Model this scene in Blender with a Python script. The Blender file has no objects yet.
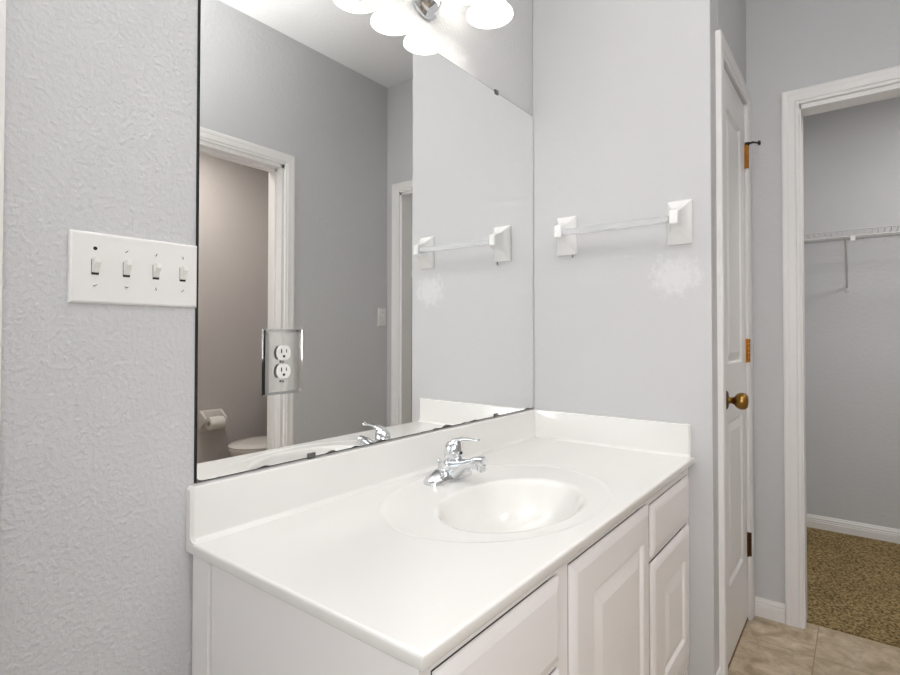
import bpy, bmesh, math, random
from math import sin, cos, pi, sqrt
from mathutils import Vector, Matrix

SC = bpy.context.scene
COL = SC.collection

# ------------------------------------------------------------------ camera
CX, CY, CZ = -1.8524, -0.9852, 1.1319
YAW, PITCH, ROLL = 0.897, 0.0153, 0.0016
F_PX, PX, PY = 537.3, 432.2, 326.4
fw = Vector((sin(YAW)*cos(PITCH), cos(YAW)*cos(PITCH), sin(PITCH)))
rt = Vector((cos(YAW), -sin(YAW), 0))
up = rt.cross(fw)
r2 = rt*cos(ROLL)+up*sin(ROLL)
u2 = -rt*sin(ROLL)+up*cos(ROLL)
cam_data = bpy.data.cameras.new('camera')
cam = bpy.data.objects.new('camera', cam_data)
COL.objects.link(cam)
m = Matrix((( r2.x, u2.x, -fw.x, CX), (r2.y, u2.y, -fw.y, CY), (r2.z, u2.z, -fw.z, CZ), (0, 0, 0, 1)))
cam.matrix_world = m
cam_data.sensor_width = 36
cam_data.lens = F_PX/900*36
cam_data.shift_x = (450-PX)/900
cam_data.shift_y = (PY-337.5)/900
cam_data.clip_start = 0.02
SC.camera = cam

# ------------------------------------------------------------------ world, lights, exposure
world = bpy.data.worlds.new('world'); SC.world = world
world.use_nodes = True
world.node_tree.nodes['Background'].inputs[0].default_value = (0.9, 0.95, 1, 1)
world.node_tree.nodes['Background'].inputs[1].default_value = 0.6
SC.view_settings.view_transform = 'Standard'
SC.view_settings.look = 'None'
SC.view_settings.gamma = 1
SC.view_settings.use_curve_mapping = False
SC.view_settings.exposure = 0.35

def area(name, loc, rot, sx, sy, power, col=(1, 1, 1)):
    l = bpy.data.lights.new(name, 'AREA'); l.shape = 'RECTANGLE'; l.size = sx; l.size_y = sy
    l.energy = power; l.color = col
    o = bpy.data.objects.new(name, l); COL.objects.link(o); o.location = loc; o.rotation_euler = rot
    return o

P_LEFT, P_CEIL, P_TOILET, P_CLOSET, P_BOUNCE, P_SOFT = 3.0, 0.4, 10, 9.0, 17, 5.2
area('left_fill', (-3.34, -0.75, 1.45), (0, -pi/2, 0), 1.5, 1.1, P_LEFT, (0.95, 0.98, 1))  # added fill from the left, set at the made-up window
area('overhead_fill', (-2.5, -0.75, 2.71), (0, 0, 0), 0.9, 0.9, P_CEIL, (1, 0.99, 0.97))  # added overhead fill out of view; no lamp is known here
area('toilet_room_fill', (-0.3, -2.0, 2.40), (0, 0, 0), 0.3, 0.3, P_TOILET, (1, 0.93, 0.88))  # added fill to brighten the toilet room; no lamp seen there
area('closet_fill', (1.15, -1.7, 2.40), (0, 0, 0), 0.3, 0.3, P_CLOSET, (1, 0.98, 0.95))  # added fill to brighten the closet, source unseen
area('ceiling_bounce_fill', (-1.6, -1.05, 1.5), (pi, 0.25, 0), 0.35, 0.35, P_BOUNCE, (1, 0.99, 0.98)).data.spread = math.radians(95)  # added upward fill that brightens the ceiling; no such source is known
area('camera_side_fill', (-2.15, -1.25, 1.25), Vector((1, 0.28, -0.06)).to_track_quat('-Z', 'Y').to_euler(), 0.5, 0.5, P_SOFT, (1, 0.985, 0.98)).data.spread = math.radians(125)  # added fill beside the camera for cabinet fronts and lower side wall
BULB_STRENGTH = 27

# ------------------------------------------------------------------ materials
def lin(c):
    return tuple(((x/255)/12.92 if x/255 <= 0.04045 else ((x/255+0.055)/1.055)**2.4) for x in c)+(1,)

def mat(name, col, rough=0.5, metal=0.0, bump=None, var=None, **kw):
    """col sRGB 0-255; bump=(scale,strength,dist,detail); var=(scale,amount) gentle colour variation"""
    mt = bpy.data.materials.new(name); mt.use_nodes = True
    nt = mt.node_tree; b = nt.nodes['Principled BSDF']
    b.inputs['Base Color'].default_value = lin(col)
    b.inputs['Roughness'].default_value = rough
    b.inputs['Metallic'].default_value = metal
    for k, v in kw.items():
        b.inputs[k.replace('_', ' ')].default_value = v
    tc = nt.nodes.new('ShaderNodeTexCoord')
    if var:
        n = nt.nodes.new('ShaderNodeTexNoise'); n.inputs['Scale'].default_value = var[0]; n.inputs['Detail'].default_value = 4
        nt.links.new(tc.outputs['Object'], n.inputs['Vector'])
        mx = nt.nodes.new('ShaderNodeMix'); mx.data_type = 'RGBA'
        c = lin(col)
        mx.inputs['A'].default_value = tuple(x*(1-var[1]) for x in c[:3])+(1,)
        mx.inputs['B'].default_value = tuple(min(1, x*(1+var[1])) for x in c[:3])+(1,)
        nt.links.new(n.outputs['Fac'], mx.inputs['Factor'])
        nt.links.new(mx.outputs['Result'], b.inputs['Base Color'])
    if bump:
        n2 = nt.nodes.new('ShaderNodeTexNoise'); n2.inputs['Scale'].default_value = bump[0]
        n2.inputs['Detail'].default_value = bump[3] if len(bump) > 3 else 3
        nt.links.new(tc.outputs['Object'], n2.inputs['Vector'])
        rp = nt.nodes.new('ShaderNodeMapRange')
        rp.inputs['From Min'].default_value = 0.42; rp.inputs['From Max'].default_value = 0.72
        nt.links.new(n2.outputs['Fac'], rp.inputs['Value'])
        bp = nt.nodes.new('ShaderNodeBump'); bp.inputs['Strength'].default_value = bump[1]
        bp.inputs['Distance'].default_value = bump[2]
        nt.links.new(rp.outputs['Result'], bp.inputs['Height'])
        nt.links.new(bp.outputs['Normal'], b.inputs['Normal'])
    return mt

WALLC = (204, 204, 205)
M = {}
M['wall'] = mat('painted_wall', WALLC, 0.55, bump=(120, 0.5, 0.0024, 2), var=(3, 0.02))
M['wall_smooth'] = mat('painted_wall_worn', WALLC, 0.5, bump=(60, 0.25, 0.002, 3), var=(2.5, 0.04))
M['wall_toilet'] = mat('painted_wall_toilet_room', (192, 187, 184), 0.55, bump=(60, 0.3, 0.003, 3))
M['ceiling'] = mat('ceiling_paint', (238, 238, 238), 0.8, bump=(50, 0.2, 0.003))
M['trim'] = mat('trim_paint', (238, 236, 234), 0.35, bump=(30, 0.04, 0.002))
M['cab'] = mat('cabinet_paint', (240, 237, 236), 0.35, bump=(25, 0.04, 0.002))
M['cab_dark'] = mat('cabinet_inside_gap_shade', (120, 106, 100), 0.7, var=(8, 0.1))
M['marble'] = mat('cultured_marble', (234, 233, 230), 0.16, var=(6, 0.012), Coat_Weight=0.3, Coat_Roughness=0.06)
M['ceramic'] = mat('white_ceramic', (240, 240, 239), 0.12, var=(10, 0.01))
M['plastic'] = mat('white_plastic', (232, 231, 228), 0.35, var=(20, 0.01))
M['toggle'] = mat('switch_toggle_plastic', (238, 237, 233), 0.3, var=(20, 0.01))
M['chrome'] = mat('chrome', (228, 230, 232), 0.05, 1.0, bump=(14, 0.03, 0.001))
M['mirror_clip'] = mat('nickel_clip', (120, 120, 118), 0.35, 1.0, var=(60, 0.1))
M['dark'] = mat('dark_gap', (30, 28, 27), 0.8, var=(20, 0.2))
M['screw'] = mat('screw_metal', (150, 150, 148), 0.35, 0.8, var=(40, 0.2))
M['brass'] = mat('antique_brass', (158, 122, 62), 0.28, 1.0, var=(60, 0.35))
M['brass_dark'] = mat('tarnished_brass', (92, 66, 46), 0.4, 1.0, var=(80, 0.35))
M['hinge'] = mat('brass_hinge', (170, 112, 44), 0.35, 1.0, var=(60, 0.35))
M['rubber'] = mat('black_rubber', (24, 22, 22), 0.5, var=(30, 0.2))
M['wire'] = mat('white_vinyl_wire', (205, 205, 203), 0.35, var=(30, 0.03))
M['paper'] = mat('tissue_paper', (226, 222, 216), 0.95, bump=(120, 0.3, 0.001), var=(30, 0.03))
M['porcelain'] = mat('toilet_porcelain', (214, 210, 205), 0.15, var=(5, 0.01))
M['acrylic'] = mat('clear_acrylic', (252, 253, 253), 0.05, var=(5, 0.004), Transmission_Weight=1.0, IOR=1.45)
M['bar'] = mat('hazy_clear_bar', (250, 251, 252), 0.10, var=(5, 0.004), Transmission_Weight=0.72, IOR=1.4)
M['shoe'] = mat('threshold_strip', (120, 84, 60), 0.6, var=(30, 0.2))

def emis(name, col, strength):
    mt = bpy.data.materials.new(name); mt.use_nodes = True
    b = mt.node_tree.nodes['Principled BSDF']
    b.inputs['Base Color'].default_value = lin(col)
    b.inputs['Emission Color'].default_value = lin(col); b.inputs['Emission Strength'].default_value = strength
    n = mt.node_tree.nodes.new('ShaderNodeTexNoise'); n.inputs['Scale'].default_value = 12
    return mt
M['bulb'] = emis('lit_bulb', (255, 250, 242), BULB_STRENGTH)

# frosted glass: translucent shell, glows from the bulb inside and a little of its own
mt = bpy.data.materials.new('frosted_glass_shade'); mt.use_nodes = True
nt = mt.node_tree; nt.nodes.clear()
out = nt.nodes.new('ShaderNodeOutputMaterial')
tr = nt.nodes.new('ShaderNodeBsdfTranslucent'); tr.inputs[0].default_value = (0.62, 0.61, 0.59, 1)
df = nt.nodes.new('ShaderNodeBsdfDiffuse'); df.inputs[0].default_value = (0.9, 0.9, 0.88, 1)
em = nt.nodes.new('ShaderNodeEmission'); em.inputs[0].default_value = (1, 0.99, 0.96, 1); em.inputs[1].default_value = 0.9
ns = nt.nodes.new('ShaderNodeTexNoise'); ns.inputs['Scale'].default_value = 18
mx = nt.nodes.new('ShaderNodeMixShader'); mx.inputs[0].default_value = 0.4
ad = nt.nodes.new('ShaderNodeAddShader')
nt.links.new(tr.outputs[0], mx.inputs[1]); nt.links.new(df.outputs[0], mx.inputs[2])
nt.links.new(mx.outputs[0], ad.inputs[0]); nt.links.new(em.outputs[0], ad.inputs[1]); nt.links.new(ad.outputs[0], out.inputs[0])
M['shade'] = mt

# mirror silvering with dark worn spots along the bottom edge
mt = bpy.data.materials.new('mirror_silvering'); mt.use_nodes = True
nt = mt.node_tree; b = nt.nodes['Principled BSDF']
b.inputs['Metallic'].default_value = 1; b.inputs['Roughness'].default_value = 0
tc = nt.nodes.new('ShaderNodeTexCoord'); sp = nt.nodes.new('ShaderNodeSeparateXYZ')
nt.links.new(tc.outputs['Object'], sp.inputs[0])
n = nt.nodes.new('ShaderNodeTexNoise'); n.inputs['Scale'].default_value = 14; n.inputs['Detail'].default_value = 3
nt.links.new(tc.outputs['Object'], n.inputs['Vector'])
thr = nt.nodes.new('ShaderNodeMapRange'); thr.inputs['From Min'].default_value = 0.5; thr.inputs['From Max'].default_value = 0.75
thr.inputs['To Min'].default_value = 0.0025; thr.inputs['To Max'].default_value = 0.011
nt.links.new(n.outputs['Fac'], thr.inputs['Value'])
lt = nt.nodes.new('ShaderNodeMath'); lt.operation = 'LESS_THAN'
nt.links.new(sp.outputs['Z'], lt.inputs[0]); nt.links.new(thr.outputs['Result'], lt.inputs[1])
mx = nt.nodes.new('ShaderNodeMix'); mx.data_type = 'RGBA'
mx.inputs['A'].default_value = (0.955, 0.965, 0.958, 1); mx.inputs['B'].default_value = (0.16, 0.15, 0.14, 1)
nt.links.new(lt.outputs[0], mx.inputs['Factor']); nt.links.new(mx.outputs['Result'], b.inputs['Base Color'])
rr = nt.nodes.new('ShaderNodeMath'); rr.operation = 'MULTIPLY'; rr.inputs[1].default_value = 0.5
nt.links.new(lt.outputs[0], rr.inputs[0]); nt.links.new(rr.outputs[0], b.inputs['Roughness'])
M['mirror'] = mt

# side wall paint with a patch of white spackle below the towel post
def side_wall_mat():
    mt = mat('painted_side_wall', WALLC, 0.5, bump=(80, 0.12, 0.0015, 3))
    nt = mt.node_tree; b = nt.nodes['Principled BSDF']
    tc = nt.nodes.new('ShaderNodeTexCoord')
    mp = nt.nodes.new('ShaderNodeMapping'); mp.vector_type = 'POINT'
    mp.inputs['Location'].default_value = (0, 0.515/0.085, -1.325/0.072)
    mp.inputs['Scale'].default_value = (0.01, 1/0.085, 1/0.072)
    nt.links.new(tc.outputs['Object'], mp.inputs['Vector'])
    ln = nt.nodes.new('ShaderNodeVectorMath'); ln.operation = 'LENGTH'
    nt.links.new(mp.outputs[0], ln.inputs[0])
    n = nt.nodes.new('ShaderNodeTexNoise'); n.inputs['Scale'].default_value = 42; n.inputs['Detail'].default_value = 6
    n.inputs['Roughness'].default_value = 0.7
    nt.links.new(tc.outputs['Object'], n.inputs['Vector'])
    ad = nt.nodes.new('ShaderNodeMath'); ad.operation = 'MULTIPLY_ADD'; ad.inputs[1].default_value = 2.6
    nt.links.new(n.outputs['Fac'], ad.inputs[0]); nt.links.new(ln.outputs['Value'], ad.inputs[2])
    rg = nt.nodes.new('ShaderNodeMapRange'); rg.inputs['From Min'].default_value = 1.75; rg.inputs['From Max'].default_value = 2.35
    rg.inputs['To Min'].default_value = 0.6; rg.inputs['To Max'].default_value = 0.0
    nt.links.new(ad.outputs[0], rg.inputs['Value'])
    mx = nt.nodes.new('ShaderNodeMix'); mx.data_type = 'RGBA'
    mx.inputs['A'].default_value = lin(WALLC); mx.inputs['B'].default_value = lin((226, 226, 226))
    nt.links.new(rg.outputs['Result'], mx.inputs['Factor']); nt.links.new(mx.outputs['Result'], b.inputs['Base Color'])
    return mt
M['side_wall'] = side_wall_mat()

# tile floor
def tile_mat():
    mt = bpy.data.materials.new('beige_tile'); mt.use_nodes = True
    nt = mt.node_tree; b = nt.nodes['Principled BSDF']; b.inputs['Roughness'].default_value = 0.4
    tc = nt.nodes.new('ShaderNodeTexCoord')
    mp = nt.nodes.new('ShaderNodeMapping'); mp.inputs['Location'].default_value = (-0.48+3.3, 0.847+3.3, 0)
    nt.links.new(tc.outputs['Object'], mp.inputs['Vector'])
    br = nt.nodes.new('ShaderNodeTexBrick'); br.offset = 0; br.squash = 1
    br.inputs['Scale'].default_value = 1; br.inputs['Brick Width'].default_value = 0.33; br.inputs['Row Height'].default_value = 0.33
    br.inputs['Mortar Size'].default_value = 0.0018; br.inputs['Mortar Smooth'].default_value = 0.2
    br.inputs['Mortar'].default_value = lin((158, 138, 112))
    nt.links.new(mp.outputs[0], br.inputs['Vector'])
    def cloud(scale, c0, c1):
        n = nt.nodes.new('ShaderNodeTexNoise'); n.inputs['Scale'].default_value = scale; n.inputs['Detail'].default_value = 8
        n.inputs['Roughness'].default_value = 0.65; n.inputs['Distortion'].default_value = 0.6
        nt.links.new(tc.outputs['Object'], n.inputs['Vector'])
        r = nt.nodes.new('ShaderNodeValToRGB'); r.color_ramp.elements[0].position = 0.35; r.color_ramp.elements[1].position = 0.68
        r.color_ramp.elements[0].color = lin(c0); r.color_ramp.elements[1].color = lin(c1)
        nt.links.new(n.outputs['Fac'], r.inputs[0]); return r
    nt.links.new(cloud(14, (160, 140, 110), (220, 203, 178)).outputs[0], br.inputs['Color1'])
    nt.links.new(cloud(16, (164, 144, 114), (216, 200, 176)).outputs[0], br.inputs['Color2'])
    nt.links.new(br.outputs['Color'], b.inputs['Base Color'])
    bp = nt.nodes.new('ShaderNodeBump'); bp.inputs['Distance'].default_value = 0.002; bp.invert = True
    bp.inputs['Strength'].default_value = 0.6
    nt.links.new(br.outputs['Fac'], bp.inputs['Height']); nt.links.new(bp.outputs[0], b.inputs['Normal'])
    return mt
M['tile'] = tile_mat()

def carpet_mat():
    mt = bpy.data.materials.new('brown_carpet'); mt.use_nodes = True
    nt = mt.node_tree; b = nt.nodes['Principled BSDF']; b.inputs['Roughness'].default_value = 0.95
    tc = nt.nodes.new('ShaderNodeTexCoord')
    n = nt.nodes.new('ShaderNodeTexNoise'); n.inputs['Scale'].default_value = 105; n.inputs['Detail'].default_value = 4
    nt.links.new(tc.outputs['Object'], n.inputs['Vector'])
    r = nt.nodes.new('ShaderNodeValToRGB'); e = r.color_ramp.elements
    e[0].position = 0.34; e[0].color = lin((84, 66, 36)); e[1].position = 0.68; e[1].color = lin((186, 164, 118))
    k = e.new(0.5); k.color = lin((148, 124, 78))
    nt.links.new(n.outputs['Fac'], r.inputs[0])
    n2 = nt.nodes.new('ShaderNodeTexNoise'); n2.inputs['Scale'].default_value = 6; n2.inputs['Detail'].default_value = 3
    nt.links.new(tc.outputs['Object'], n2.inputs['Vector'])
    mr = nt.nodes.new('ShaderNodeMapRange'); mr.inputs['To Min'].default_value = 0.7; mr.inputs['To Max'].default_value = 1.25
    nt.links.new(n2.outputs['Fac'], mr.inputs['Value'])
    mx = nt.nodes.new('ShaderNodeVectorMath'); mx.operation = 'SCALE'
    nt.links.new(r.outputs[0], mx.inputs[0]); nt.links.new(mr.outputs[0], mx.inputs['Scale'])
    nt.links.new(mx.outputs[0], b.inputs['Base Color'])
    bp = nt.nodes.new('ShaderNodeBump'); bp.inputs['Distance'].default_value = 0.01; bp.inputs['Strength'].default_value = 0.8
    nt.links.new(n.outputs['Fac'], bp.inputs['Height']); nt.links.new(bp.outputs[0], b.inputs['Normal'])
    return mt
M['carpet'] = carpet_mat()

# ------------------------------------------------------------------ helpers
def link(name, bm, material, parent=None, smooth=False, angle=35):
    bmesh.ops.recalc_face_normals(bm, faces=bm.faces[:])
    me = bpy.data.meshes.new(name); bm.to_mesh(me); bm.free()
    o = bpy.data.objects.new(name, me); COL.objects.link(o)
    me.materials.append(material)
    if smooth:
        for p in me.polygons: p.use_smooth = True
        try: me.set_sharp_from_angle(angle=math.radians(angle))
        except Exception: pass
    if parent:
        o.parent = parent
        o.matrix_parent_inverse = Matrix.Translation(parent.location).inverted() if not isinstance(parent.parent, bpy.types.Object) and parent.type == 'EMPTY' else Matrix.Identity(4)
    return o

def thing(name, label, cat, loc=(0, 0, 0), group=None):
    o = bpy.data.objects.new(name, None); COL.objects.link(o)
    o.location = loc; o.empty_display_size = 0.05
    o['label'] = label; o['category'] = cat
    if group: o['group'] = group
    return o

def struct(name, bm, material, smooth=False):
    o = link(name, bm, material, None, smooth); o['kind'] = 'structure'; return o

def box(bm, x0, x1, y0, y1, z0, z1, bev=0, seg=2):
    r = bmesh.ops.create_cube(bm, size=1)
    vs = r['verts']
    for v in vs:
        v.co = Vector((x0+(v.co.x+.5)*(x1-x0), y0+(v.co.y+.5)*(y1-y0), z0+(v.co.z+.5)*(z1-z0)))
    if bev > 0:
        es = list({e for v in vs for e in v.link_edges})
        bmesh.ops.bevel(bm, geom=es, offset=bev, segments=seg, affect='EDGES', profile=0.5)
    return bm

def B(*a, **k): return box(bmesh.new(), *a, **k)

def loft(bm, rings, closed=True, cap0=False, cap1=False):
    R = [[bm.verts.new(Vector(p)) for p in ring] for ring in rings]
    n = len(R[0])
    for a, b in zip(R, R[1:]):
        for i in range(n if closed else n-1):
            j = (i+1) % n
            try: bm.faces.new((a[i], a[j], b[j], b[i]))
            except ValueError: pass
    if cap0: bm.faces.new(R[0][::-1])
    if cap1: bm.faces.new(R[-1])
    return R

def lathe(bm, profile, center=(0, 0, 0), axis='z', n=32, cap0=True, cap1=True):
    """profile: (r, h) along axis"""
    cx, cy, cz = center; rings = []
    for r, h in profile:
        ring = []
        for i in range(n):
            t = 2*pi*i/n; a, b = r*cos(t), r*sin(t)
            if axis == 'z': ring.append((cx+a, cy+b, cz+h))
            elif axis == 'y': ring.append((cx+a, cy+h, cz+b))
            else: ring.append((cx+h, cy+a, cz+b))
        rings.append(ring)
    loft(bm, rings, True, cap0, cap1)
    return bm

def tube(bm, pts, rad, n=12, flat=None):
    """swept tube; rad a number or list; flat=(list of) vertical squash"""
    pts = [Vector(p) for p in pts]; rings = []
    prev = None
    for i, p in enumerate(pts):
        d = (pts[min(i+1, len(pts)-1)]-pts[max(i-1, 0)]).normalized()
        ref = Vector((0, 0, 1)) if abs(d.z) < 0.9 else Vector((1, 0, 0))
        if prev is None: s = d.cross(ref).normalized()
        else: s = (prev-d*prev.dot(d)).normalized()
        prev = s; u = s.cross(d).normalized()
        r = rad[i] if isinstance(rad, (list, tuple)) else rad
        f = (flat[i] if isinstance(flat, (list, tuple)) else flat) if flat is not None else 1
        rings.append([p+s*(r*cos(2*pi*k/n))+u*(r*f*sin(2*pi*k/n)) for k in range(n)])
    loft(bm, rings, True, True, True)
    return bm

def rrect(hx, hy, r, n=5):
    """rounded rectangle outline, centred"""
    pts = []
    for qx, qy, a0 in ((1, 1, 0), (-1, 1, pi/2), (-1, -1, pi), (1, -1, 3*pi/2)):
        for k in range(n):
            a = a0+(pi/2)*k/(n-1)
            pts.append((qx*(hx-r)+r*cos(a), qy*(hy-r)+r*sin(a)))
    return pts

def slab_front(x0, x1, z0, z1, t, panels, T, edge=0.008, edge_d=0.006, groove=0.006, slope=0.03, lip=0.012):
    """door or drawer front; a,z in the plane, depth d towards the viewer; T maps (a,z,d) to world.
    panels: list of (a0,a1,z0,z1) raised panels"""
    bm = bmesh.new()
    xs = sorted({x0+edge, x1-edge}|{p[0] for p in panels}|{p[1] for p in panels})
    zs = sorted({z0+edge, z1-edge}|{p[2] for p in panels}|{p[3] for p in panels})
    V = {}
    def v(a, z, d):
        k = (round(a, 5), round(z, 5), round(d, 5))
        if k not in V: V[k] = bm.verts.new(T(a, z, d))
        return V[k]
    def ispanel(a, z): return any(p[0] < a < p[1] and p[2] < z < p[3] for p in panels)
    for i in range(len(xs)-1):
        for j in range(len(zs)-1):
            if not ispanel((xs[i]+xs[i+1])/2, (zs[j]+zs[j+1])/2):
                bm.faces.new((v(xs[i], zs[j], t), v(xs[i+1], zs[j], t), v(xs[i+1], zs[j+1], t), v(xs[i], zs[j+1], t)))
    def ring(r0, r1, pts0=None):
        (a0, a1, c0, c1, d0), (b0, b1, e0, e1, d1) = r0, r1
        A = [v(a0, c0, d0), v(a1, c0, d0), v(a1, c1, d0), v(a0, c1, d0)]
        Bv = [v(b0, e0, d1), v(b1, e0, d1), v(b1, e1, d1), v(b0, e1, d1)]
        for k in range(4):
            l = (k+1) % 4; bm.faces.new((A[k], A[l], Bv[l], Bv[k]))
    for (a0, a1, c0, c1) in panels:
        # subdivide-safe: a panel spans exactly one grid cell in these layouts
        seq = [(0, t), (lip*0.35, t-groove*0.4), (lip*0.6, t-groove), (lip, t-groove), (lip+slope, t-0.0005)]
        rs = [(a0+k, a1-k, c0+k, c1-k, d) for k, d in seq]
        for q, w in zip(rs, rs[1:]): ring(q, w)
        f = rs[-1]; bm.faces.new((v(f[0], f[2], f[4]), v(f[1], f[2], f[4]), v(f[1], f[3], f[4]), v(f[0], f[3], f[4])))
    # outer routed edge and sides
    E0 = [(x0+edge, x1-edge, z0+edge, z1-edge, t), (x0+edge*.6, x1-edge*.6, z0+edge*.6, z1-edge*.6, t-edge_d*.25),
          (x0+edge*.25, x1-edge*.25, z0+edge*.25, z1-edge*.25, t-edge_d*.6), (x0, x1, z0, z1, t-edge_d), (x0, x1, z0, z1, 0)]
    # first ring must follow grid splits: build it edge by edge
    def outline(x0_, x1_, z0_, z1_):
        fx = lambda a: x0_+(a-(x0+edge))/((x1-edge)-(x0+edge))*(x1_-x0_)
        fz = lambda z: z0_+(z-(z0+edge))/((z1-edge)-(z0+edge))*(z1_-z0_)
        P = [(fx(a), z0_) for a in xs]+[(x1_, fz(z)) for z in zs[1:]]+[(fx(a), z1_) for a in xs[::-1][1:]]+[(x0_, fz(z)) for z in zs[::-1][1:-1]]
        return P
    prev = None
    for e in E0:
        ol = [v(a, z, e[4]) for a, z in outline(*e[:4])]
        if prev:
            for k in range(len(ol)):
                l = (k+1) % len(ol); bm.faces.new((prev[k], prev[l], ol[l], ol[k]))
        prev = ol
    bm.faces.new(prev)
    return bm

def Tback(y0):  return lambda a, z, d: Vector((a, y0-d, z))     # faces -y (mirror wall, cabinet fronts)
def Tclos(x0):  return lambda a, z, d: Vector((x0-d, a, z))     # faces -x
def Tfront(y0): return lambda a, z, d: Vector((a, y0+d, z))     # faces +y (wall behind the camera)

CAS = [(0.0, 0.0), (0.0, 0.010), (0.003, 0.013), (0.012, 0.013), (0.016, 0.0165), (0.038, 0.0165), (0.042, 0.018), (0.054, 0.018), (0.060, 0.015), (0.060, 0.0)]
def casing(name, a0, a1, ztop, T, sides=(1, 1)):
    """mitred door casing round an opening a0..a1"""
    bm = bmesh.new(); rings = []
    def legs(u):
        p = []
        if sides[0]: p += [(a0-u, 0.0), (a0-u, ztop+u)]
        else: p += [(a0, ztop+u)]
        if sides[1]: p += [(a1+u, ztop+u), (a1+u, 0.0)]
        else: p += [(a1, ztop+u)]
        return p
    rows = [[T(a, z, d) for a, z in legs(u)] for u, d in CAS]
    V = [[bm.verts.new(p) for p in r] for r in rows]
    n = len(V)
    for i in range(n):
        j = (i+1) % n
        for k in range(len(V[0])-1):
            try: bm.faces.new((V[i][k], V[i][k+1], V[j][k+1], V[j][k]))
            except ValueError: pass
    bm.faces.new([r[0] for r in V]); bm.faces.new([r[-1] for r in V])
    return struct(name, bm, M['trim'])

BASE = [(0, 0), (0.013, 0), (0.013, 0.040), (0.0105, 0.043), (0.0125, 0.047), (0.0095, 0.053), (0.011, 0.058), (0.007, 0.066), (0.005, 0.073), (0, 0.073)]
def baseboard(name, a0, a1, T, h=1.0):
    bm = bmesh.new()
    loft(bm, [[T(a, z*h, d) for d, z in BASE] for a in (a0, a1)], True, True, True)
    return struct(name, bm, M['trim'])

# ------------------------------------------------------------------ room shell
E_ = 0.6223      # end of the stub wall
XC = 0.685       # closet wall plane
YO = -1.427      # opposite wall plane
XL = -3.4        # far left wall plane
HC = 2.74
TH = 0.11
struct('floor', B(XL, 0.74, -2.62, 0.0, -0.06, 0.0), M['tile'])
struct('floor_closet', B(0.74, 2.13, -2.35, -0.60, -0.06, 0.006), M['carpet'])
struct('ceiling', B(XL-TH, XC+TH, YO-TH, 0.12, HC, HC+0.08), M['ceiling'])
# mirror wall with a doorway left of the switches (its casing shows at the picture's left edge)
DL0, DL1, DH = -2.44, -1.694, 2.035
bm = B(DL1, XC+TH, 0, TH, 0, HC); box(bm, XL, DL0, 0, TH, 0, HC); box(bm, DL0, DL1, 0, TH, DH, HC)
struct('wall_back', bm, M['wall'])
# stub wall carrying the towel bar
struct('wall_right', B(0, TH, -E_, 0, 0, HC, bev=0.004, seg=3), M['side_wall'])
# wall beside the stub, with the narrow linen door
LD0, LD1, LDH = 0.137, 0.617, 2.062
bm = B(TH, LD0, -E_, -E_+TH, 0, HC); box(bm, LD1, XC+TH, -E_, -E_+TH, 0, HC); box(bm, LD0, LD1, -E_, -E_+TH, LDH, HC)
struct('wall_linen_closet', bm, M['wall_smooth'])
# closet wall
C0, C1, CH = -1.313, -0.804, 2.035
CTH = 0.085
bm = B(XC, XC+CTH, C1+0.016, -E_, 0, HC); box(bm, XC, XC+CTH, YO-TH, C0, 0, HC); box(bm, XC, XC+CTH, C0, C1+0.016, CH, HC)
struct('wall_closet_side', bm, M['wall_smooth'])
# opposite wall, with the toilet-room doorway
T0, T1, TDH = -0.86, -0.114, 2.035
bm = B(T1, XC, YO-TH, YO, 0, HC); box(bm, XL, T0, YO-TH, YO, 0, HC); box(bm, T0, T1, YO-TH, YO, TDH, HC)
struct('wall_front', bm, M['wall_smooth'])
# left wall, with an added unseen window made up to go with the left fill
W0, W1, WZ0, WZ1 = -1.30, -0.20, 0.75, 2.15
bm = B(XL-TH, XL, YO-TH, W0, 0, HC); box(bm, XL-TH, XL, W1, TH, 0, HC)
box(bm, XL-TH, XL, W0, W1, 0, WZ0); box(bm, XL-TH, XL, W0, W1, WZ1, HC)
struct('wall_left', bm, M['wall'])
bm = B(XL-0.07, XL-0.03, W0, W0+0.04, WZ0, WZ1); box(bm, XL-0.07, XL-0.03, W1-0.04, W1, WZ0, WZ1)
box(bm, XL-0.07, XL-0.03, W0, W1, WZ0, WZ0+0.04); box(bm, XL-0.07, XL-0.03, W0, W1, WZ1-0.04, WZ1)
box(bm, XL-0.065, XL-0.035, W0, W1, 1.43, 1.47)
struct('added_window_1', bm, M['trim'])
# toilet room
TY = -2.5
struct('wall_toilet_room_back', B(-1.2, 0.95, TY-0.1, TY, 0, 2.44), M['wall_toilet'])
struct('wall_toilet_room_left', B(-1.3, -1.2, TY-0.1, YO-TH, 0, 2.44), M['wall_toilet'])
struct('wall_toilet_room_right', B(0.655, 0.684, TY, YO-TH, 0, 2.44), M['wall_toilet'])
struct('ceiling_toilet_room', B(-1.3, 0.95, TY-0.1, YO-TH, 2.44, 2.5), M['ceiling'])
# walk-in closet
CXF = 2.018
struct('wall_closet_far', B(CXF, CXF+0.1, -2.35, -0.58, 0, 2.5), M['wall_smooth'])
struct('wall_closet_left', B(XC+CTH, CXF, -0.68, -0.58, 0, 2.5), M['wall_smooth'])
struct('wall_closet_right', B(XC+CTH, CXF, -2.35, -2.25, 0, 2.5), M['wall_smooth'])
bm = B(XC, XC+CTH, -2.35, YO-TH, 0, 2.5)
struct('wall_closet_near', bm, M['wall_smooth'])
struct('ceiling_closet', B(XC+CTH, CXF+0.1, -2.35, -0.58, 2.44, 2.5), M['ceiling'])

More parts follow.
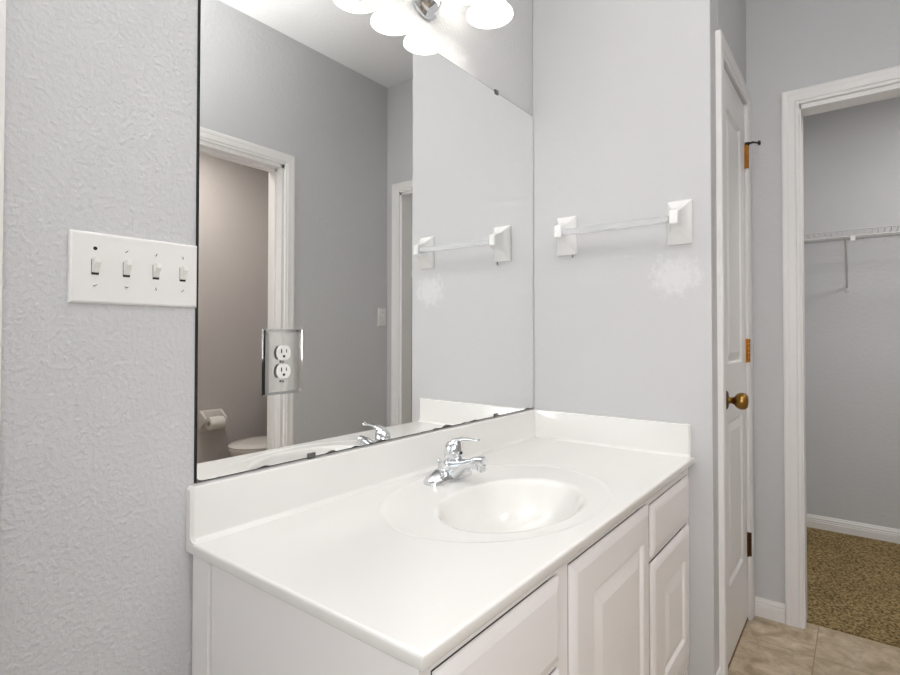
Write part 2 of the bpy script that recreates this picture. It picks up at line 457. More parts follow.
# trims
casing('trim_1', DL0, DL1, DH, Tback(0))
casing('trim_2', LD0, LD1, LDH, Tback(-E_))
casing('trim_3', C0, C1, CH, Tclos(XC))
casing('trim_4', T0, T1, TDH, Tfront(YO))
def jamb(name, a0, a1, zt, T, depth=TH, stop=True):
    bm = bmesh.new()
    def bx(a, b, c, d, e, f):
        vs = [T(p, q, r) for p in (a, b) for q in (c, d) for r in (e, f)]
        xs = [v.x for v in vs]; ys = [v.y for v in vs]; zs = [v.z for v in vs]
        box(bm, min(xs), max(xs), min(ys), max(ys), min(zs), max(zs))
    j = 0.018
    bx(a0, a0+j, 0, zt, -depth-0.004, 0.004); bx(a1-j, a1, 0, zt, -depth-0.004, 0.004); bx(a0, a1, zt-j, zt, -depth-0.004, 0.004)
    if stop:
        s = 0.03
        bx(a0+j, a0+s, 0, zt-j, -0.075, -0.04); bx(a1-s, a1-j, 0, zt-j, -0.075, -0.04); bx(a0+j, a1-j, zt-s, zt-j, -0.075, -0.04)
    return struct(name, bm, M['trim'])
jamb('trim_5', DL0, DL1, DH, Tback(0), stop=False)
jamb('trim_6', C0, C1+0.014, CH, Tclos(XC), depth=CTH, stop=False)
jamb('trim_7', T0, T1, TDH, Tfront(YO))
baseboard('baseboard_closet_side', C1+0.062, -E_-0.0, Tclos(XC))
baseboard('baseboard_closet_far', -2.25, -0.68, Tclos(CXF), h=1.1)
baseboard('baseboard_closet_left', XC+CTH, CXF-0.013, Tback(-0.68), h=1.1)
baseboard('baseboard_front', T1+0.062, XC-0.014, Tfront(YO))
baseboard('baseboard_stub_end', 0.0, LD0-0.061, Tback(-E_))
baseboard('baseboard_back', DL1+0.062, -1.36, Tback(0))

# door at far left (closed) and its slab
bm = slab_front(DL0+0.02, DL1-0.02, 0.01, DH-0.02, 0.035, [(DL0+0.14, DL1-0.14, 0.25, 0.85), (DL0+0.14, DL1-0.14, 1.05, 1.88)], Tback(0.07))
struct('door_2', bm, M['trim'])

# linen door
door = slab_front(LD0+0.003, LD1-0.003, 0.013, LDH-0.006, 0.035,
                  [(LD0+0.10, LD1-0.10, 0.265, 0.83), (LD0+0.10, LD1-0.10, 1.03, 1.93)], Tback(-E_+0.033), edge=0.003, edge_d=0.002,
                  groove=0.008, slope=0.025, lip=0.014)
door = struct('door_1', door, M['trim'])
bm = bmesh.new(); kx, ky = 0.19, -E_-0.002
lathe(bm, [(0.0, 0), (0.032, 0), (0.033, -0.003), (0.028, -0.007), (0.014, -0.010)], (kx, ky, 0.912), 'y', 28)
rose = link('knob_rosette', bm, M['brass_dark'], door, True)
bm = bmesh.new()
lathe(bm, [(0.011, -0.009), (0.010, -0.018), (0.013, -0.026), (0.022, -0.033), (0.0275, -0.043), (0.0285, -0.051), (0.026, -0.060), (0.019, -0.066), (0.0, -0.068)], (kx, ky, 0.912), 'y', 32)
link('door_knob', bm, M['brass'], door, True)
for hz in (1.848, 1.07, 0.30):
    bm = B(LD1-0.012, LD1+0.012, -E_-0.0065, -E_-0.002, hz-0.048, hz+0.048, bev=0.001)
    h = link('hinge', bm, M['hinge'] if hz > 0.5 else M['brass_dark'], door)
    bm = bmesh.new()
    for k in range(5):
        z0 = hz-0.046+k*0.0186
        lathe(bm, [(0.0, 0.0003), (0.0065, 0.0003), (0.0065, 0.018), (0, 0.018)], (LD1, -E_-0.010, z0), 'z', 14)
    link('hinge_knuckle', bm, M['hinge'] if hz > 0.5 else M['brass_dark'], h, True)
bm = bmesh.new()
hz = 1.902
tube(bm, [(LD1-0.002, -E_-0.012, hz), (LD1+0.004, -E_-0.030, hz+0.003), (LD1+0.012, -E_-0.048, hz-0.002)], 0.0035, 8)
tube(bm, [(LD1+0.002, -E_-0.020, hz), (LD1-0.012, -E_-0.038, hz-0.004)], 0.003, 8)
lathe(bm, [(0, 0), (0.009, 0), (0.009, -0.008), (0, -0.010)], (LD1+0.012, -E_-0.047, hz-0.002), 'y', 12)
lathe(bm, [(0, -0.006), (0.009, -0.006), (0.009, 0.004), (0, 0.005)], (LD1, -E_-0.011, hz), 'z', 12)
link('hinge_pin_door_stop', bm, M['rubber'], door, True)
struct('trim_8', B(LD0, LD1, -E_-0.002, -E_+0.02, 0, 0.011), M['shoe'])  # brown threshold strip under the linen door

# ------------------------------------------------------------------ vanity
HB, D_, L_ = 0.7478, 0.5723, 1.3524
vc = thing('vanity_cabinet', 'white painted bathroom vanity cabinet with raised panel doors under the countertop', 'cabinet', (-0.67, -0.28, 0))
CT = HB-0.0215
FX0, FX1, FY = -1.335, -0.003, -0.551
bm = B(FX0+0.02, FX1-0.002, FY+0.018, -0.004, 0.10, 0.12)       # floor
box(bm, FX0+0.02, FX1-0.002, -0.016, -0.004, 0.10, 0.60)        # back
box(bm, FX1-0.018, FX1, FY+0.018, -0.004, 0.09, CT)
box(bm, -0.925, -0.912, FY+0.018, -0.02, 0.12, 0.60); box(bm, -0.43, -0.418, FY+0.018, -0.02, 0.12, 0.60)
box(bm, FX0+0.02, FX1-0.002, FY+0.0185, FY+0.022, 0.10, CT-0.001)  # added dark sheet behind the frame, stands in for shade in the gaps
link('carcass', bm, M['cab_dark'], vc)
# end panel with scribe strip
bm = B(FX0, FX0+0.018, FY+0.016, -0.062, 0.0, CT-0.001, bev=0.0008)
link('end_panel', bm, M['cab'], vc)
bm = B(FX0-0.006, FX0+0.018, -0.060, -0.004, 0.0, CT-0.001, bev=0.0015)
link('scribe_strip', bm, M['cab'], vc)
# face frame
ffy0, ffy1 = FY, FY+0.018
bm = bmesh.new()
def fr(a0, a1, z0, z1): box(bm, a0, a1, ffy0, ffy1, z0, z1, bev=0.0008, seg=1)
fr(FX0, -1.3100, 0.09, CT-0.001); fr(-0.9465, -0.9000, 0.09, CT-0.001); fr(-0.4275, -0.4080, 0.09, CT-0.001); fr(-0.0205, FX1, 0.09, CT-0.001)
for a0, a1, zt in ((-1.3100, -0.9465, 0.7010), (-0.9020, -0.4275, 0.7010), (-0.4080, -0.0205, 0.6918)): fr(a0, a1, zt, CT-0.001); fr(a0, a1, 0.09, 0.128)
fr(-1.3100, -0.9465, 0.5345, 0.5475); fr(-0.4080, -0.0205, 0.5425, 0.557); fr(-1.3100, -0.9465, 0.3295, 0.343)
link('face_frame', bm, M['cab'], vc)
bm = B(FX0+0.02, FX1, FY+0.07, FY+0.085, 0.0, 0.10); link('toe_kick', bm, M['cab'], vc)
bm = B(FX1-0.02, FX1, FY+0.004, FY+0.085, 0.0, 0.092, bev=0.001); link('toe_kick_foot', bm, M['cab'], vc)
TF = Tback(FY)
FT = 0.011
def front(name, a0, a1, z0, z1, panels=(), **k):
    return link(name, slab_front(a0, a1, z0, z1, FT, list(panels), TF, edge=k.pop('edge', 0.02), edge_d=k.pop('edge_d', 0.007), **k), M['cab'], vc)
front('drawer_front', -1.308, -0.948, 0.547, 0.699)
front('drawer_front', -1.308, -0.948, 0.342, 0.531)
front('drawer_front', -1.308, -0.948, 0.130, 0.326)
front('cabinet_door', -0.8985, -0.428, 0.130, 0.699, [(-0.800, -0.487, 0.215, 0.618)], groove=0.007, slope=0.034, lip=0.012)
front('drawer_front', -0.406, -0.022, 0.5565, 0.690)
front('cabinet_door', -0.406, -0.022, 0.130, 0.539, [(-0.305, -0.090, 0.205, 0.447)], groove=0.007, slope=0.030, lip=0.012)

# countertop with integral bowl
ct = thing('vanity_countertop', 'glossy white cultured marble countertop with integral oval sink bowl', 'countertop', (-0.67, -0.28, CT))
bx_, by_, ba, bb = -0.757, -0.352, 0.215, 0.142
rx_, ry_, ra, rb = -0.735, -0.305, 0.335, 0.238
X0, X1, Y0, Y1 = -L_, -0.0005, -D_, -0.0005
def rect_pt(phi, x0, x1, y0, y1):
    c, s = cos(phi), sin(phi); t = 1e9
    if c > 1e-9: t = min(t, (x1-rx_)/c)
    if c < -1e-9: t = min(t, (x0-rx_)/c)
    if s > 1e-9: t = min(t, (y1-ry_)/s)
    if s < -1e-9: t = min(t, (y0-ry_)/s)
    return rx_+t*c, ry_+t*s
N = 160
phis = [2*pi*i/N for i in range(N)]
for cx_, cy_ in ((X0, Y0), (X1, Y0), (X1, Y1), (X0, Y1)):
    a = math.atan2(cy_-ry_, cx_-rx_) % (2*pi)
    k = min(range(len(phis)), key=lambda i: abs(phis[i]-a)); phis[k] = a
def ell(cx_, cy_, a, b, z):
    o = []
    for p in phis:
        r = a*b/sqrt((b*cos(p))**2+(a*sin(p))**2); o.append((cx_+r*cos(p), cy_+r*sin(p), z))
    return o
def rec(ins, z):
    return [(*rect_pt(p, X0+ins, X1-ins*0, Y0+ins, Y1), z) for p in phis]
Z = HB
rings = []
prof = [(0.04, -0.128), (0.10, -0.128), (0.30, -0.125), (0.52, -0.115), (0.70, -0.094), (0.83, -0.066), (0.92, -0.036), (0.97, -0.016), (0.995, -0.0085), (1.015, -0.0042), (1.04, -0.0022), (1.07, -0.0016), (1.10, -0.0015)]
for s, dz in prof:
    shift = (1-s)*0.02
    rings.append(ell(bx_, by_+shift, ba*s, bb*s, Z+dz))
rings.append(ell(rx_, ry_, ra*0.955, rb*0.95, Z-0.0015)); rings.append(ell(rx_, ry_, ra*0.975, rb*0.97, Z-0.0014))
rings.append(ell(rx_, ry_, ra*0.988, rb*0.984, Z-0.0008))
rings.append(ell(rx_, ry_, ra, rb, Z+0.0003))
rings.append(ell(rx_, ry_, ra*1.012, rb*1.015, Z))
rings.append(ell(rx_, ry_, ra*1.03, rb*1.035, Z))
rings.append(rec(0.0045, Z)); rings.append(rec(0.004, Z)); rings.append(rec(0.0018, Z-0.0008)); rings.append(rec(0.0005, Z-0.0024)); rings.append(rec(0.0, Z-0.0045)); rings.append(rec(0.0, Z-0.006))
rings.append(rec(0.0, Z-0.0185)); rings.append(rec(0.001, Z-0.0203)); rings.append(rec(0.003, Z-0.021))
for sc_, dz in ((1.12, -0.021), (1.08, -0.05), (0.95, -0.11), (0.6, -0.14), (0.04, -0.145)):
    rings.append(ell(bx_, by_, ba*sc_, bb*sc_, Z+dz))
bm = bmesh.new(); loft(bm, rings); 
top = link('sink_top', bm, M['marble'], ct, True, 50)
# splashes with a small cove
SH = 0.1016
def splash(horizontal):
    pr = [(0.0, SH), (0.016, SH), (0.0185, SH-0.0015), (0.02, SH-0.005), (0.02, 0.014), (0.0215, 0.007), (0.026, 0.0025), (0.034, 0.0003), (0.034, -0.002), (0.0, -0.002)]
    return pr
bm = bmesh.new()
pr = splash(1)
def row(x, f=0.0): return [(x, -0.0005-d, HB+z) for d, z in pr]
rr_ = [[(X0+0.003, -0.0005-max(0, d-0.003), HB+(z-0.003 if z > 0.09 else z)) for d, z in pr], row(X0+0.006), row(-0.001)]
rr_.insert(0, [(X0, -0.0005-max(0, d-0.006)*1.0, HB+(z-0.006 if z > 0.09 else z)) for d, z in pr])
loft(bm, rr_, True, True, True)
link('backsplash', bm, M['marble'], ct, True, 30)
bm = bmesh.new()
def rowy(y, k=0.0): return [(-0.0006-max(0, d-k), y, HB+(z-k if z > 0.09 else z)) for d, z in pr]
loft(bm, [rowy(-0.0185), rowy(-D_+0.016), rowy(-D_+0.012, 0.003), rowy(-D_+0.0105, 0.006)], True, True, True)
link('side_splash', bm, M['marble'], ct, True, 30)
bm = bmesh.new()
lathe(bm, [(0, 0.004), (0.012, 0.004), (0.016, 0.002), (0.026, 0.003), (0.029, 0.0), (0.029, -0.003)], (bx_, by_+0.02, HB-0.127), 'z', 28, False, False)
link('drain', bm, M['chrome'], ct, True)

# ------------------------------------------------------------------ faucet
fx, fy = -0.695, -0.118
fa = thing('faucet', 'chrome single lever faucet standing behind the sink bowl', 'faucet', (fx, fy, HB))
zb = HB-0.0011
bm = bmesh.new()
def stadium(hx, hy, z, n=12, cx=fx, cy=fy):
    pts = []
    for side, a0 in ((1, -pi/2), (-1, pi/2)):
        for k in range(n+1):
            a = a0+pi*k/n; pts.append((cx+side*(hx-hy)+hy*cos(a), cy+hy*sin(a), z))
    return pts
def wing(hx, hy, z0, zend):
    # ring whose height falls towards the two ends
    o = []
    for (x, y, z) in stadium(hx, hy, 0):
        t = min(1, abs(x-fx)/0.088)
        o.append((x, y, z0+(zend-z0)*t**1.3))
    return o
loft(bm, [stadium(0.090, 0.029, zb), stadium(0.090, 0.029, zb+0.004), wing(0.089, 0.0285, zb+0.014, zb+0.008), wing(0.084, 0.0255, zb+0.026, zb+0.012),
          wing(0.072, 0.020, zb+0.034, zb+0.016), wing(0.050, 0.010, zb+0.038, zb+0.022), wing(0.03, 0.004, zb+0.034, zb+0.024)], True, True, True)
link('base', bm, M['chrome'], fa, True, 40)
def ring_c(cx, cy, z, rx, ry, tilt=0.0, n=24):
    return [(cx+rx*cos(2*pi*k/n), cy+ry*sin(2*pi*k/n), z+tilt*ry*sin(2*pi*k/n)) for k in range(n)]
def sec(dy, z0, z1, hw, n=28, e=2.6):
    o = []
    for k in range(n):
        a = 2*pi*k/n; c, q = cos(a), sin(a)
        o.append((fx+hw*math.copysign(abs(c)**(2/e), c), fy+dy, zb+(z0+z1)/2+(z1-z0)/2*math.copysign(abs(q)**(2/e), q)))
    return o
bm = bmesh.new()
loft(bm, [sec(0.026, 0.004, 0.026, 0.012), sec(0.024, 0.002, 0.034, 0.019), sec(0.016, 0.001, 0.045, 0.025), sec(0.0, 0.001, 0.054, 0.0285), sec(-0.018, 0.001, 0.058, 0.0285), sec(-0.030, 0.006, 0.058, 0.0265),
          sec(-0.042, 0.018, 0.058, 0.0235), sec(-0.058, 0.031, 0.061, 0.0205), sec(-0.076, 0.041, 0.066, 0.0178), sec(-0.094, 0.045, 0.072, 0.0165), sec(-0.098, 0.047, 0.071, 0.0150)], True, True, True)
link('spout_body', bm, M['chrome'], fa, True, 50)
bm = bmesh.new()
tube(bm, [(fx, fy-0.096, zb+0.0600), (fx, fy-0.098, zb+0.0602), (fx, fy-0.112, zb+0.0615), (fx, fy-0.115, zb+0.0615)], [0.0135, 0.0158, 0.0158, 0.012], 20, 0.85)
lathe(bm, [(0.0125, 0.0), (0.0125, -0.012), (0.0105, -0.017), (0.0, -0.017)], (fx, fy-0.105, zb+0.052), 'z', 20)
link('aerator', bm, M['chrome'], fa, True, 40)
bm = bmesh.new()
cyh = fy-0.016
loft(bm, [ring_c(fx, cyh, zb+0.056, 0.022, 0.022, 0.0), ring_c(fx, cyh, zb+0.061, 0.0255, 0.0255, 0.0), ring_c(fx, cyh, zb+0.078, 0.0250, 0.0255, -0.05), ring_c(fx, cyh-0.001, zb+0.092, 0.0220, 0.024, -0.1),
          ring_c(fx, cyh-0.004, zb+0.102, 0.016, 0.019, -0.1), ring_c(fx, cyh-0.008, zb+0.106, 0.004, 0.006)], True, True, True)
han = link('handle', bm, M['chrome'], fa, True, 60)
bm = bmesh.new()
tube(bm, [(fx, cyh+0.010, zb+0.092), (fx, cyh-0.004, zb+0.103), (fx, cyh-0.024, zb+0.110), (fx, cyh-0.046, zb+0.1125), (fx, cyh-0.066, zb+0.113), (fx, cyh-0.076, zb+0.112), (fx, cyh-0.082, zb+0.115)],
     [0.014, 0.0165, 0.0140, 0.0110, 0.0105, 0.0115, 0.006], 16, [0.45, 0.40, 0.38, 0.36, 0.34, 0.34, 0.5])
link('lever', bm, M['chrome'], han, True, 60)
bm = bmesh.new(); lathe(bm, [(0.0045, 0.001), (0.004, -0.0015), (0, -0.002)], (fx, cyh-0.0252, zb+0.074), 'y', 14, False, True)
link('set_screw_cap', bm, M['dark'], han, True)
bm = bmesh.new(); lathe(bm, [(0.002, 0), (0.002, 0.036), (0.005, 0.038), (0.0055, 0.044), (0.003, 0.048), (0, 0.048)], (fx, fy+0.034, zb), 'z', 12)
link('pop_up_lift_rod', bm, M['chrome'], fa, True)

# ------------------------------------------------------------------ wall mirror
MZ0, MZ1, MX0, MX1 = HB+SH+0.002, 1.9745, -1.338, -0.0015
mi = thing('wall_mirror', 'large frameless mirror covering the wall above the vanity backsplash', 'mirror', (-0.667, 0, MZ0))
g = link('mirror_glass', B(MX0+0.667+0.0035, MX1+0.667-0.0025, -0.005, -0.002, 0.002, MZ1-MZ0-0.0035), M['mirror'], None)
g.parent = mi
link('mirror_backing', B(MX0, MX1, -0.002, -0.0003, MZ0, MZ1), M['dark'], mi)
def clip(x, z, up_):
    bm = bmesh.new(); s = -1 if up_ else 1
    box(bm, x-0.010, x+0.010, -0.0085, -0.0055, min(z, z-s*-0.010) if up_ is False else z-0.010, z+0.010 if not up_ else z+0.002, bev=0.0008)
    box(bm, x-0.010, x+0.010, -0.0080, 0, (z+0.002 if up_ else z-0.002), (z+0.005 if up_ else z-0.0005), bev=0.0003)
    link('mirror_clip', bm, M['mirror_clip'], mi)
clip(-0.27, MZ1-0.001, True); clip(-1.05, MZ1-0.001, True)
for x in (-1.065, -0.275): clip(x, MZ0+0.001, False)

# ------------------------------------------------------------------ outlet in the mirror
ou = thing('wall_outlet', 'white duplex outlet with a clear cover plate, on the large mirror above the countertop', 'outlet', (-1.148, -0.006, 1.073))
ox0, ox1, oz0, oz1 = -1.194, -1.094, 1.003, 1.143
bm = bmesh.new()
def pr_rect(x0, x1, z0, z1, y): return [(x0, y, z0), (x1, y, z0), (x1, y, z1), (x0, y, z1)]
loft(bm, [pr_rect(ox0, ox1, oz0, oz1, -0.0052), pr_rect(ox0, ox1, oz0, oz1, -0.0075), pr_rect(ox0+.010, ox1-.010, oz0+.008, oz1-.008, -0.0115)], True, True, True)
link('cover_plate', bm, M['acrylic'], ou)
link('mirror_cutout_edge', B(ox0+0.001, ox0+0.006, -0.0054, -0.0050, oz0+0.002, oz1-0.002), M['dark'], ou)
for zc in (1.0925, 1.053):
    bm = bmesh.new(); n = 32; o = []
    for k in range(n):
        a = 2*pi*k/n; o.append((0.0178*cos(a), max(-0.0150, min(0.0150, 0.0178*sin(a)))))
    loft(bm, [[(-1.148+x, -0.0116, zc+z) for x, z in o], [(-1.148+x, -0.0145, zc+z) for x, z in o], [(-1.148+x*.95, -0.0152, zc+z*.95) for x, z in o]], True, True, True)
    f = link('receptacle', bm, M['plastic'], ou)
    bm = bmesh.new()
    box(bm, -1.148-0.0075, -1.148-0.0050, -0.0158, -0.0150, zc-0.001, zc+0.0080)
    box(bm, -1.148+0.0052, -1.148+0.0073, -0.0158, -0.0150, zc+0.0002, zc+0.0075)
    lathe(bm, [(0, -0.0006), (0.0030, -0.0006), (0.0030, 0.0002), (0, 0.0002)], (-1.148, -0.0152, zc-0.0075), 'y', 12)
    link('socket_slot', bm, M['dark'], f)
for zc in (1.0728, 1.031):
    bm = bmesh.new(); lathe(bm, [(0, 0), (0.0028, 0), (0.0028, -0.001), (0, -0.0016)], (-1.148, -0.0116, zc), 'y', 12)
    link('screw', bm, M['screw'], ou, True)

# ------------------------------------------------------------------ four-gang switch plate
sw = thing('switch_plate', 'large white four-switch plate on the grey wall left of the mirror', 'light switch', (-1.443, 0, 1.241))
sx0, sx1, sz0, sz1 = -1.548, -1.337, 1.182, 1.299
bm = bmesh.new()
loft(bm, [pr_rect(sx0, sx1, sz0, sz1, -0.0003), pr_rect(sx0, sx1, sz0, sz1, -0.003), pr_rect(sx0+.0015, sx1-.0015, sz0+.0015, sz1-.0015, -0.0055), pr_rect(sx0+.004, sx1-.004, sz0+.004, sz1-.004, -0.0068)], True, True, True)
link('plate', bm, M['plastic'], sw)
for k, x in enumerate((-1.511, -1.463, -1.414, -1.366)):
    zc = 1.242
    bm = B(x-0.0056, x+0.0056, -0.0072, -0.0066, zc-0.0130, zc+0.0125)
    slot = link('toggle_slot', bm, M['dark'], sw)
    bm = bmesh.new()
    # toggle pointing up: wedge rising out of the slot
    def tr_(x0, x1, z0, z1, y): return pr_rect(x0, x1, z0, z1, y)
    loft(bm, [tr_(x-.0050, x+.0050, zc-0.0095, zc+0.0122, -0.0070), tr_(x-.0048, x+.0048, zc-0.0020, zc+0.0135, -0.0120), tr_(x-.0042, x+.0042, zc+0.0055, zc+0.0150, -0.0185), tr_(x-.0036, x+.0036, zc+0.0070, zc+0.0145, -0.0195)], True, True, True)
    link('toggle', bm, M['toggle'], sw)
    for s in (1, -1):
        if k == 0 and s == 1:
            bm = bmesh.new(); lathe(bm, [(0, 0), (0.0031, 0), (0.0031, -0.0006), (0, -0.0006)], (x, -0.0067, zc+0.0302), 'y', 14)
            link('empty_screw_hole', bm, M['dark'], sw)
        else:
            bm = bmesh.new(); lathe(bm, [(0, 0), (0.0030, 0), (0.0030, -0.0008), (0, -0.0016)], (x, -0.0067, zc+s*0.0302), 'y', 14)
            sc_ = link('screw', bm, M['toggle'], sw, True)
            a = random.Random(k*3+s).uniform(0, pi)
            bm = bmesh.new(); box(bm, -0.0026, 0.0026, -0.0018, -0.0009, -0.0005, 0.0005)
            for v in bm.verts:
                X, Zz = v.co.x, v.co.z; v.co.x = x+X*cos(a)-Zz*sin(a); v.co.z = zc+s*0.0302+X*sin(a)+Zz*cos(a); v.co.y -= 0.0067
            link('screw_slot', bm, M['dark'], sc_)

# ------------------------------------------------------------------ towel bar
tb = thing('towel_bar', 'clear towel bar between two white ceramic posts on the side wall', 'towel bar', (0, -0.337, 1.495))
def post(yc):
    bm = bmesh.new(); zc = 1.495
    def r(hy, zl, zh, x, rad=0.004):
        zm, hz = (zl+zh)/2, (zh-zl)/2
        return [(-x, yc+a, zm+b) for a, b in rrect(hy, hz, min(rad, hy*.6), 5)]
    rings = [r(.038, zc-.071, zc+.070, 0.0004, .005), r(.038, zc-.071, zc+.070, .008, .005), r(.0355, zc-.067, zc+.067, .0125, .005),
             r(.030, zc-.058, zc+.060, .019), r(.024, zc-.044, zc+.050, .030), r(.0185, zc-.032, zc+.041, .043), r(.0150, zc-.023, zc+.034, .058),
             r(.0138, zc-.018, zc+.028, .076), r(.0125, zc-.016, zc+.025, .082), r(.008, zc-.010, zc+.018, .0845, .003)]
    loft(bm, rings, True, True, True)
    return link('towel_bar_post', bm, M['ceramic'], tb, True, 38)
post(-0.142); post(-0.531)
bm = bmesh.new()
loft(bm, [[(-0.066+a, y, 1.497+b) for a, b in rrect(.010, .0105, .002, 4)] for y in (-0.161, -0.512)], True, True, True)
link('clear_bar', bm, M['bar'], tb, True, 40)
bm = bmesh.new()
lathe(bm, [(0.003, 0), (0.003, -0.012), (0, -0.012)], (-0.006, -0.165, 1.4245), 'z', 10)
link('set_screw', bm, M['screw'], tb, True)

# ------------------------------------------------------------------ vanity light
LX, LZ, LY = -0.66, 2.115, -0.13
vl = thing('vanity_light', 'chrome vanity light with three frosted bell shades above the mirror', 'wall lamp', (LX, 0, LZ))
bm = bmesh.new()
lathe(bm, [(0.0, -0.0003), (0.064, -0.0003), (0.066, -0.006), (0.063, -0.012), (0.055, -0.015), (0.053, -0.020), (0.048, -0.030), (0.036, -0.041), (0.018, -0.048), (0, -0.050)], (LX, 0, LZ), 'y', 40)
link('canopy', bm, M['chrome'], vl, True, 50)
ZB = 2.245
bm = bmesh.new()
tube(bm, [(LX, -0.035, LZ+0.01), (LX, -0.056, LZ+0.035), (LX, -0.065, LZ+0.08), (LX, -0.068, ZB)], 0.009, 14)
tube(bm, [(LX-0.15, -0.068, ZB), (LX-.05, -0.068, ZB), (LX+.05, -0.068, ZB), (LX+0.15, -0.068, ZB)], 0.009, 14)
link('cross_bar', bm, M['chrome'], vl, True, 50)
for k in (-1, 0, 1):
    sx = LX+0.15*k
    bm = bmesh.new(); tube(bm, [(sx, -0.068, ZB), (sx, -0.095, ZB+0.014), (sx, LY+0.008, ZB+0.012), (sx, LY, ZB-0.010)], 0.007, 12)
    arm = link('lamp_arm', bm, M['chrome'], vl, True, 50)
    bm = bmesh.new(); lathe(bm, [(0, 0.012), (0.015, 0.012), (0.027, 0.0), (0.029, -0.012), (0.026, -0.026), (0, -0.026)], (sx, LY, ZB-0.018), 'z', 28)
    link('socket_cup', bm, M['chrome'], arm, True, 50)
    z0 = 2.080
    prof_ = [(0.070, 0.0), (0.0685, 0.006), (0.060, 0.015), (0.050, 0.028), (0.0455, 0.045), (0.045, 0.070), (0.043, 0.095), (0.035, 0.118), (0.026, 0.128)]
    inn = [(r-0.003, h) for r, h in prof_[::-1]]
    bm = bmesh.new(); lathe(bm, [(0.0, 0.129)]+[(p[0], p[1]) for p in prof_[::-1]]+[(0.0685, -0.001)]+inn[::-1][:-1]+[(0.022, 0.125), (0.0, 0.125)], (sx, LY, z0), 'z', 40, False, False)
    sh = link('lamp_shade', bm, M['shade'], vl, True, 60)
    bm = bmesh.new(); lathe(bm, [(0, -0.034), (0.012, -0.032), (0.022, -0.024), (0.027, -0.010), (0.027, 0.004), (0.022, 0.018), (0.014, 0.034), (0.012, 0.05), (0, 0.05)], (sx, LY, z0+0.066), 'z', 24)
    link('light_bulb', bm, M['bulb'], vl, True)

# ------------------------------------------------------------------ things seen only in the mirror
# toilet paper holder and roll on the toilet room's back wall
th = thing('toilet_paper_holder', 'white ceramic toilet paper holder on the grey wall seen in the mirror', 'toilet paper holder', (0.09, TY, 0.55))
hx0, hx1, hz0, hz1 = -0.008, 0.158, 0.478, 0.618
bm = bmesh.new()
def yr(x0, x1, z0, z1, y, r=.008): 
    return [((x0+x1)/2+a, y, (z0+z1)/2+b) for a, b in rrect((x1-x0)/2, (z1-z0)/2, r, 4)]
loft(bm, [yr(hx0, hx1, hz0, hz1, TY+.0004), yr(hx0, hx1, hz0, hz1, TY+.010), yr(hx0+.008, hx1-.008, hz0+.008, hz1-.008, TY+.016)], True, True, True)
link('base_plate', bm, M['porcelain'], th, True, 40)
for xc in (hx0+0.012, hx1-0.012):
    bm = bmesh.new()
    def sr(y, z0, z1, hw): return [(xc+a, y, (z0+z1)/2+b) for a, b in rrect(hw, (z1-z0)/2, .004, 4)]
    loft(bm, [sr(TY+.012, .50, .615, .011), sr(TY+.035, .52, .600, .009), sr(TY+.065, .535, .580, .008), sr(TY+.085, .542, .572, .0075)], True, True, True)
    link('holder_arm', bm, M['porcelain'], th, True, 40)
bm = bmesh.new(); lathe(bm, [(0, hx0+.02), (0.008, hx0+.02), (0.008, hx1-.02), (0, hx1-.02)], (0, TY+.070, .556), 'x', 14)
link('roller', bm, M['plastic'], th, True)
bm = bmesh.new()
lathe(bm, [(0.0190, 0.0), (0.042, 0.0), (0.043, 0.002), (0.043, 0.101), (0.042, 0.103), (0.0190, 0.103), (0.0190, 0.0)], (0.022, TY+.070, .535), 'x', 32, False, False)
rl = link('toilet_paper_roll', bm, M['paper'], None, True, 40)
rl['label'] = 'partly used white toilet paper roll hanging in the ceramic holder'; rl['category'] = 'toilet paper'

# toilet
to = thing('toilet', 'white toilet with closed rounded lid in the small room seen in the mirror', 'toilet', (0.3, -2.14, 0))
tcy = -2.145
def egg(x0, x1, hw, z, n=36):
    o = []
    for k in range(n):
        a = 2*pi*k/n; cxx = (x0+x1)/2; rx = (x1-x0)/2
        w = hw*(1.0+0.10*cos(a))
        o.append((cxx+rx*cos(a), tcy+w*sin(a), z))
    return o
bm = bmesh.new()
loft(bm, [egg(0.14, 0.52, 0.11, 0.0), egg(0.14, 0.52, 0.11, 0.06), egg(0.15, 0.50, 0.10, 0.16), egg(0.09, 0.48, 0.13, 0.27), egg(0.035, 0.46, 0.165, 0.34), egg(0.02, 0.45, 0.18, 0.385)], True, True, True)
link('bowl', bm, M['porcelain'], to, True, 60)
bm = bmesh.new(); loft(bm, [egg(0.020, 0.45, 0.185, 0.386), egg(0.018, 0.45, 0.187, 0.395), egg(0.022, 0.45, 0.184, 0.403)], True, True, True)
link('seat', bm, M['porcelain'], to, True, 60)
bm = bmesh.new(); loft(bm, [egg(0.020, 0.45, 0.185, 0.404), egg(0.018, 0.45, 0.187, 0.412), egg(0.030, 0.44, 0.176, 0.421), egg(0.11, 0.40, 0.12, 0.426)], True, True, True)
link('lid', bm, M['porcelain'], to, True, 60)
link('tank', B(0.45, 0.64, tcy-0.22, tcy+0.22, 0.39, 0.70, bev=0.015, seg=4), M['porcelain'], to, True)
link('tank_lid', B(0.438, 0.648, tcy-0.235, tcy+0.235, 0.70, 0.735, bev=0.010, seg=4), M['porcelain'], to, True)
bm = bmesh.new(); tube(bm, [(0.45, tcy+0.16, 0.64), (0.435, tcy+0.16, 0.64), (0.432, tcy+0.12, 0.635), (0.432, tcy+0.08, 0.63)], 0.006, 8)
link('flush_lever', bm, M['chrome'], to, True)

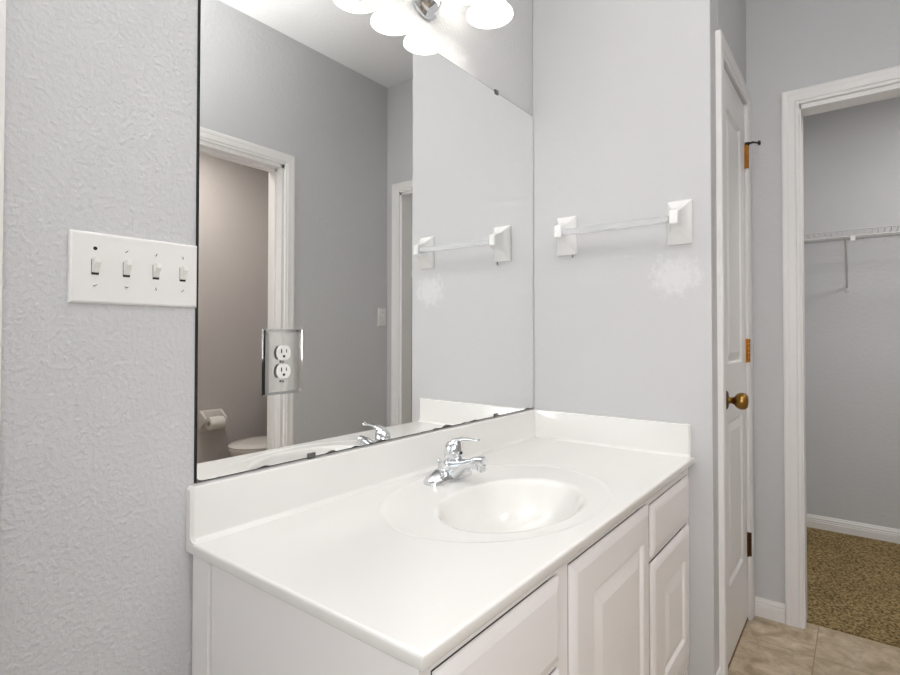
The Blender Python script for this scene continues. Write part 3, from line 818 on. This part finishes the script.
# single switch on the opposite wall
s2 = thing('light_switch', 'small white light switch plate beside the closet doorway, seen in the mirror', 'light switch', (0.637, YO, 1.242))
bm = bmesh.new(); q = lambda i, y: [(0.602+i, y, 1.186+i), (0.672-i, y, 1.186+i), (0.672-i, y, 1.300-i), (0.602+i, y, 1.300-i)]
loft(bm, [q(0, YO+.0003), q(0, YO+.003), q(.003, YO+.006)], True, True, True)
link('plate', bm, M['plastic'], s2)
link('toggle', B(0.632, 0.642, YO+.006, YO+.017, 1.243, 1.256, bev=.001), M['toggle'], s2)
for zz in (1.2105, 1.2735):
    link('screw', lathe(bmesh.new(), [(0, 0), (0.0028, 0), (0.0028, 0.0008), (0, 0.0014)], (0.637, YO+.006, zz), 'y', 12), M['screw'], s2, True)

# ------------------------------------------------------------------ wire shelf in the closet
ws = thing('wire_shelf', 'white wire shelf on the far wall of the walk-in closet', 'shelf', (CXF, -1.45, 1.70))
SD, SZ = 0.30, 1.685
ya, yb = -2.24, -0.69
bm = bmesh.new()
def rod(p, q, r=0.003, n=6): tube(bm, [p, q], r, n)
rod((CXF-.008, ya, SZ), (CXF-.008, yb, SZ)); rod((CXF-SD, ya, SZ), (CXF-SD, yb, SZ), .0035)
rod((CXF-SD*.5, ya, SZ-.006), (CXF-SD*.5, yb, SZ-.006))
link('shelf_rail', bm, M['wire'], ws)
bm = bmesh.new(); rod((CXF-SD-.002, ya, SZ-.034), (CXF-SD-.002, yb, SZ-.034), .005, 8)
link('front_lip_rod', bm, M['wire'], ws)
bm = bmesh.new(); y = ya+.01
while y < yb:
    tube(bm, [(CXF-.008, y, SZ), (CXF-SD+.004, y, SZ), (CXF-SD-.001, y, SZ-.006), (CXF-SD-.002, y, SZ-.034)], 0.0016, 5); y += 0.0254
link('wire_deck', bm, M['wire'], ws)
for yy in (-0.925, -1.62):
    bm = bmesh.new()
    tube(bm, [(CXF-SD+.01, yy, SZ-.036), (CXF-SD+.03, yy, SZ-.05), (CXF-.02, yy, SZ-.265), (CXF-.003, yy, SZ-.28)], .006, 8)
    box(bm, CXF-.004, CXF, yy-.010, yy+.010, SZ-.31, SZ-.26, bev=.001)
    link('support_brace', bm, M['wire'], ws, True, 40)
bm = bmesh.new()
box(bm, CXF-SD-.008, CXF-SD-.001, -0.965, -0.945, SZ-.058, SZ-.030, bev=.001)
link('rail_joiner', bm, M['plastic'], ws)
